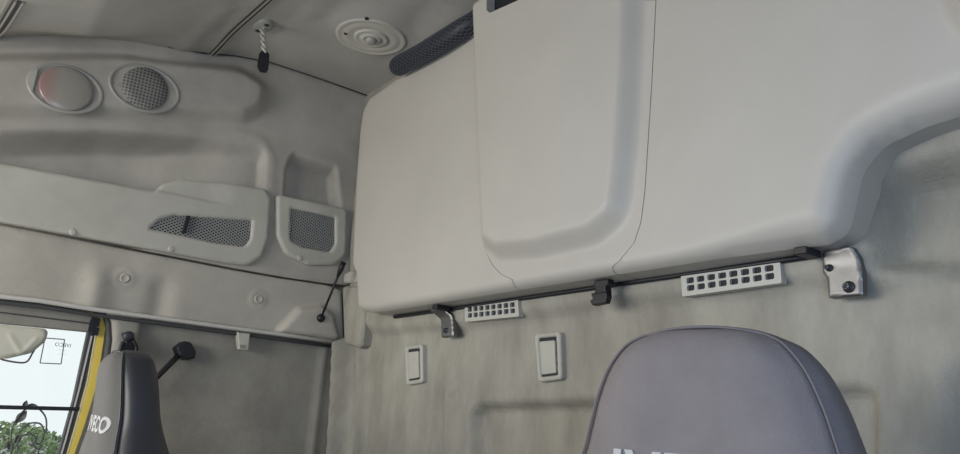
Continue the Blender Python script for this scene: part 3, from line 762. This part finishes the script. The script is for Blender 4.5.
# round speaker
u, v = onS(145, 88.5, x=XR)
sp = tag(empty('speaker', (XR, u, v)), 'round perforated speaker in an oval bezel in the upper recess, right of the lamp', 'speaker')
lathe('bezel', (XR, u, v), (1, 0, 0), [(0.098, -0.004), (0.096, 0.003), (0.092, 0.005), (0.088, 0.004), (0.085, 0.001)], 'lamp_ring', sp, n=56, sa=0.96, sb=0.70)
lathe('speaker_grille', (XR, u+0.0, v), (1, 0, 0), [(0.060, 0.0), (0.060, 0.003), (0.059, 0.005), (0.035, 0.007), (0.01, 0.008)], 'speaker', sp, n=56)

# storage pockets: a front panel with a perforated window
XP = XS+0.018
def lattice(hole, frame, d, su, sv, wdt, ang):
    us = [p[0] for p in hole]; vs = [p[1] for p in hole]; geos = []
    for a in (ang, -ang):
        dx, dy = math.cos(a), math.sin(a); nx, ny = -dy, dx; step = su*abs(math.sin(a))
        pr = [p[0]*nx+p[1]*ny for p in hole]; k = min(pr)+step*0.5
        while k < max(pr):
            ts = []
            n = len(hole)
            for i in range(n):
                a0 = hole[i][0]*nx+hole[i][1]*ny-k; b0 = hole[(i+1) % n][0]*nx+hole[(i+1) % n][1]*ny-k
                if (a0 > 0) != (b0 > 0):
                    f = a0/(a0-b0); px = hole[i][0]+(hole[(i+1) % n][0]-hole[i][0])*f; py = hole[i][1]+(hole[(i+1) % n][1]-hole[i][1])*f
                    ts.append(px*dx+py*dy)
            ts.sort()
            for t0, t1 in zip(ts[::2], ts[1::2]):
                c = [(nx*(k+s)+dx*t, ny*(k+s)+dy*t) for t, s in ((t0-.002, -wdt/2), (t1+.002, -wdt/2), (t1+.002, wdt/2), (t0-.002, wdt/2))]
                geos.append(quad_prism(c, frame, d-0.001, d+0.001))
            k += step
    return geos
def pocket(name_lbl, outl, hole, extra=None, wb=0.0026, su=0.0135):
    cx = sum(p[0] for p in outl)/len(outl); cz = min(p[1] for p in outl)
    root = tag(empty('storage_pocket', (XP, cx, cz)), name_lbl, 'pocket', 'storage pockets on the side wall')
    sheet('front_panel', outl, FS(XP), extra, cell=0.005, r=0.006, rim=0.022, material='panel', holes=[hole], parent=root)
    joinlist('mesh_grille', lattice(hole, FS(XP), -0.008, su, 0, wb, math.radians(33)), 'grille', root, smooth=False)
    cu, cv = sum(p[0] for p in hole)/len(hole), sum(p[1] for p in hole)/len(hole)
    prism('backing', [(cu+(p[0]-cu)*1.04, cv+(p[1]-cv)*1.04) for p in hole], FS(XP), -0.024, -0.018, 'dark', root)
    return root
kp = dict(x=XP)
o1 = poly(onS, [(-150, 132), (0, 163), (155, 191), (164, 183, .02), (182, 178.5, .02), (225, 182), (266, 189, .012), (271, 198, .01), (268.5, 238, .02), (262, 256, .04), (250, 265, .04), (230, 263.5), (0, 221), (-150, 194)], 0.0, **kp)
h1 = poly(onS, [(149.5, 228.5, .003), (160, 219, .01), (174, 215, .02), (252, 220, .004), (251, 238, .02), (245, 247, .02), (216, 243)], 0.003, **kp)
tabl = poly(onS, [(150, 191.5), (155, 191), (230, 206.5), (275, 206), (275, 170), (150, 170)], 0.0, **kp)
def p1d(U, V):
    a, b = onS(155, 191, **kp), onS(235, 207.5, **kp)
    ln = a[1]+(b[1]-a[1])*(U-a[0])/(b[0]-a[0])
    step = -0.007*ss((V-ln)/0.006)*ss((b[0]-U)/0.10)
    return step
pk1 = pocket('long grey storage pocket panel with wide mesh window and black clip', o1, h1, p1d)
# black clip on the mesh
bar_ = [onS(*p, x=XP) for p in [(186.5, 216), (190, 216), (185.5, 233), (182, 233)]]
tag(prism('cable_clip', bar_, FS(XP), -0.007, 0.006, 'black', bevel=0.001), 'short black strap crossing the wide mesh window', 'clip')
o2 = poly(onS, [(277, 194, .012), (347.5, 209, .008), (346.5, 255, .03), (335, 264.5, .04), (308, 265, .05), (286, 254, .05), (277.5, 236, .04)], 0.0, **kp)
h2 = poly(onS, [(291.5, 208, .004), (335.5, 217, .004), (335.5, 244, .012), (330, 252, .012), (303, 247, .01), (290.5, 240, .015)], 0.003, **kp)
pk2 = pocket('small squarish grey storage pocket panel with mesh, next to the bunk', o2, h2, None, 0.0028, 0.0135)
for p, w_ in ((( 73, 232), pk1), ((171, 249), pk1), ((300, 258), pk2)):
    u, v = onS(*p, x=XP)
    lathe('screw_cap', (XP-0.001, u, v), (1, 0, 0), [(0.0085, 0), (0.0085, 0.002), (0.007, 0.003), (0.003, 0.003)], 'panel', w_, n=20)

# ------------------------------------------------------------------ SMALL THINGS BELOW THE RAIL
cl = poly(onS, [(236.5, 332), (249, 333.5), (247, 350.5, .004), (238.5, 349.5, .004)], 0.001, x=XS)
ck = tag(prism('rail_clip', cl, FS(XS), -0.014, 0.010, 'panel', bevel=0.002), 'pale grey clip hanging under the metal rail', 'clip')
prism('slot', poly(onS, [(239.5, 344.5), (246, 345.2), (245.5, 348.5), (240, 348)], 0.001, x=XS+.01), FS(XS), 0.009, 0.0115, 'felt', ck)
# belt anchor on the pillar
XA = XL+0.03
ba = tag(empty('belt_anchor', (XA, *onS(127, 350, x=XA))), 'black seat belt anchor on the pale pillar above the far seat', 'belt anchor')
k_ = dict(x=XA)
prism('cover', poly(onS, [(121.5, 333), (131, 331, .006), (134.5, 341), (133.5, 352), (121, 352.5), (120.5, 347), (125, 343)], 0.004, **k_), FS(XA), -0.012, 0.012, 'black', ba, bevel=0.004)
u, v = onS(127, 336.5, **k_)
lathe('bolt_cap', (XA+0.010, u, v), (1, 0, 0), [(0.013, 0), (0.013, 0.008), (0.010, 0.012), (0.004, 0.013)], 'leather', ba, n=24)
tube('guide_loop', [(XA+0.016, a, b) for a, b in curve_pts([onS(*p, **k_) for p in [(122, 342), (119, 350), (122, 356), (131, 356), (135, 349), (132, 341)]])], 0.005, 'black', ba, 8)
# black stalk with blocky head
XT = XL+0.01
sk = tag(empty('stalk_lamp', (XT, *onS(184, 351, x=XT))), 'black blocky head on a thin stalk on the felt side wall behind the far seat', 'stalk')
prism('head', poly(onS, [(173.5, 347.5, .006), (181.5, 341.5, .006), (188, 343, .006), (193, 352, .008), (192, 358.5, .006), (184, 360.5, .01), (176, 356, .006)], 0.004, x=XT), FS(XT), -0.014, 0.032, 'black', sk, bevel=0.006)
h0 = Vector((XT+0.02, *onS(178, 354, x=XT))); h1_ = Vector((XT+0.035, *onS(156, 375, x=XT))); h2_ = Vector((XT+0.035, *onS(140, 392, x=XT)))
tube('stalk', [h0, h0.lerp(h1_, .5), h1_, h2_], [0.008, 0.0075, 0.007, 0.007], 'black', sk, 12)

# ------------------------------------------------------------------ SEATS
# half width, front bulge, back depth by distance below the top of the headrest
PROF = [(0.000, 0.022, 0.012), (0.002, 0.040, 0.020), (0.006, 0.058, 0.026), (0.012, 0.074, 0.031), (0.022, 0.092, 0.035), (0.045, 0.111, 0.039), (0.075, 0.125, 0.041),
        (0.10, 0.133, 0.042), (0.13, 0.142, 0.044), (0.16, 0.154, 0.050), (0.20, 0.178, 0.060), (0.24, 0.202, 0.068), (0.30, 0.225, 0.072), (0.38, 0.240, 0.074), (0.5, 0.245, 0.074), (0.66, 0.240, 0.074), (0.80, 0.235, 0.074)]
_c = curve_pts(PROF, 5)
PROF = [(a, b, c) for a, b, c in _c]
for _i in range(1, len(PROF)):
    if PROF[_i][0] <= PROF[_i-1][0]: PROF[_i] = (PROF[_i-1][0]+1e-4, PROF[_i][1], PROF[_i][2])
def seat(lbl, loc, rotz, tilt, scale, front_m, side_m, group, prof, tx=0.0, tsize=0.050, tsq=1.18):
    root = empty('seat', (loc[0], loc[1], 0.04)); root.rotation_euler = (0, 0, rotz)
    tag(root, lbl, 'seat', group)
    H = loc[2]-0.04
    def place(x, y, dn):        # local: x sideways, y depth, dn = distance below top
        return Vector((x, y+dn*math.tan(-tilt)*1.0, H-dn))
    N = 64
    def section(hw, th, front):
        pts = []
        for k in range(N):
            a = 2*math.pi*k/N; c, s = math.cos(a), math.sin(a); e = 0.55
            pts.append((hw*math.copysign(abs(c)**e, c), th*math.copysign(abs(s)**e, s)))
        return pts
    vs, fs = [], []
    dn_ = [p[0]*scale for p in prof]; hw_ = [p[1]*scale for p in prof]; th_ = [p[2]*scale for p in prof]
    ds = []
    for i in range(len(dn_)-1):
        k = 1 if dn_[i+1]-dn_[i] < 0.012 else 2
        ds += list(np.linspace(dn_[i], dn_[i+1], k, endpoint=False))
    ds.append(dn_[-1])
    for dn in ds:
        hw, th = float(np.interp(dn, dn_, hw_)), float(np.interp(dn, dn_, th_))
        for x, y in section(hw, th, 0): vs.append(place(x, y, dn))
    R_ = len(ds)
    for i in range(R_-1):
        for k in range(N): fs.append((i*N+k, i*N+(k+1) % N, (i+1)*N+(k+1) % N, (i+1)*N+k))
    fs.append(tuple(range(N))); fs.append(tuple(range((R_-1)*N, R_*N))[::-1])
    o = finish('backrest', vs, fs, side_m); o.parent = root
    # front cushion panel
    def cov(s, dn, th):
        e = 1-abs(s)**5; topf = min(1, max(0, dn-0.001*scale)/0.03)
        pk = 0.0009*math.sin(s*95)*math.exp(-((dn-0.03)/0.022)**2)*(0.5+0.5*math.sin(s*23+1))
        return pk-th*(0.86+0.14*e) - 0.016*e*math.sqrt(topf) + 0.006*(1-e)
    vs, fs = [], []; K = 30
    ds2 = [d for d in ds if d > 0.005*scale]
    for dn in ds2:
        hw, th = float(np.interp(dn, dn_, hw_))*0.90, float(np.interp(dn, dn_, th_))
        for k in range(K+1):
            s = -1+2*k/K
            e = 1-abs(s)**5
            y = cov(s, dn, th)
            if abs(s) > 0.999: y = -th*0.80
            vs.append(place(hw*s, y, dn))
    for i in range(len(ds2)-1):
        for k in range(K): a = i*(K+1)+k; fs.append((a, a+K+1, a+K+2, a+1))
    o = finish('front_cover', vs, fs, front_m); o.parent = root
    md = o.modifiers.new('s', 'SOLIDIFY'); md.thickness = 0.002; md.offset = -1
    # piping around the front cover
    pth = []
    ds3 = ds2[4:]
    for dn in ds3[::-1][:-1]:
        hw, th = float(np.interp(dn, dn_, hw_))*0.905, float(np.interp(dn, dn_, th_)); pth.append(place(-hw, -th*0.86, dn))
    hw, th = float(np.interp(ds3[0], dn_, hw_))*0.905, float(np.interp(ds3[0], dn_, th_))
    for k in range(1, 12): s_ = -1+k/6; pth.append(place(hw*s_, cov(s_, ds3[0]*0.75, th*0.85)-0.001*(1-abs(s_)), ds3[0]-(ds3[0]-0.003)*(1-s_*s_)))
    for dn in ds3[1:]:
        hw, th = float(np.interp(dn, dn_, hw_))*0.905, float(np.interp(dn, dn_, th_)); pth.append(place(hw, -th*0.86, dn))
    o = tube('piping', pth, 0.0014*scale, side_m, None, 8); o.parent = root
    # lettering
    dn = 0.146*scale+0.001
    mt = Matrix.Rotation(math.pi/2, 4, 'X')
    o = text_mesh('lettering', 'IVECO', tsize*scale, mt, 'white_thread', None, 0.0012, tsq, 1.10, 0.0014)
    for v in o.data.vertices:
        d_ = dn-v.co.z; hw = float(np.interp(d_, dn_, hw_))*0.90; th = float(np.interp(d_, dn_, th_))*0.90
        xx = v.co.x+tx; q = place(xx, cov(xx/hw, d_, th), d_); v.co = Vector((q.x, q.y+v.co.y-0.0050, q.z))
    o.parent = root
    # cushion and base out of frame
    def rb(name, c, s, m_, bev):
        bm = bmesh.new(); bmesh.ops.create_cube(bm, size=1); bmesh.ops.scale(bm, vec=s, verts=bm.verts); bmesh.ops.translate(bm, vec=c, verts=bm.verts)
        bmesh.ops.bevel(bm, geom=list(bm.edges), offset=bev, segments=4, affect='EDGES')
        me = bpy.data.meshes.new(name); bm.to_mesh(me); bm.free(); me.materials.append(M[m_]); q = bpy.data.objects.new(name, me); COL.objects.link(q); q.parent = root
    yb_ = place(0, 0, 0.8*scale).y
    rb('seat_cushion', (0, yb_-0.22, 0.44), (0.50, 0.50, 0.14), front_m, 0.04)
    rb('seat_base', (0, yb_-0.20, 0.185), (0.38, 0.40, 0.37), 'black', 0.02)
    return root
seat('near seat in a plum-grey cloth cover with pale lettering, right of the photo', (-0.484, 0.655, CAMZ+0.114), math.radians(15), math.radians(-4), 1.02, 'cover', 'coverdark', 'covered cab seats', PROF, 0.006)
seat('far seat with charcoal sides and pale lettering, beside the window', (-1.60, 0.318, CAMZ+0.093), math.radians(-2), math.radians(-8), 0.97, 'farcover', 'leather', 'covered cab seats', PROF, 0.030, 0.040, 1.35)

# ------------------------------------------------------------------ OUTSIDE THE WINDOW
struct(finish('ground', [(-60, -30, -1.35), (20, -30, -1.35), (20, 30, -1.35), (-60, 30, -1.35)], [(0, 1, 2, 3)], 'asphalt', None, False))
def bush(x, y, h, w_, lbl):
    root = tag(empty('roadside_tree', (x, y, -1.35)), lbl, 'tree', 'green trees beyond the window')
    tube('trunk', [(x, y, -1.35), (x, y, -1.35+h*0.5)], [0.12, 0.06], 'bark', root, 8)
    rnd = random.Random(int(x*10+y*7)); V, F = [], []
    for k in range(2600):
        a, b, r_ = rnd.uniform(0, 6.28), rnd.uniform(-1, 1), rnd.uniform(.55, 1)**.5
        q = math.sqrt(1-b*b); c = Vector((x+math.cos(a)*q*w_*r_, y+math.sin(a)*q*w_*r_, -1.35+h*0.56+b*h*0.42*r_))
        n = Vector((rnd.uniform(-1, 1), rnd.uniform(-1, 1), rnd.uniform(-1, 1))).normalized(); t = n.orthogonal().normalized(); s = n.cross(t); z = rnd.uniform(.05, .11)
        i = len(V); V += [c-t*z, c-s*z*.5, c+t*z, c+s*z*.5]; F.append((i, i+1, i+2, i+3))
    finish('foliage', V, F, 'leaf', root, False)
for i, (dy, h, lb) in enumerate([(-4.2, 2.1, 'loose green tree beyond the side window, leftmost'), (-1.0, 2.3, 'green tree beyond the side window, second from left'), (2.2, 2.1, 'green tree beyond the side window, third from left'), (5.4, 2.2, 'green tree beyond the side window, nearest the yellow frame')]):
    bush(-24.0, dy, h, 1.5, lb)
tag(prism('roadside_wall', [(-6, -1.35), (10, -1.35), (10, 0.10), (-6, 0.10)], FS(-20), -0.2, 0.0, 'concrete'), 'pale low wall beyond the window in front of the trees', 'wall')
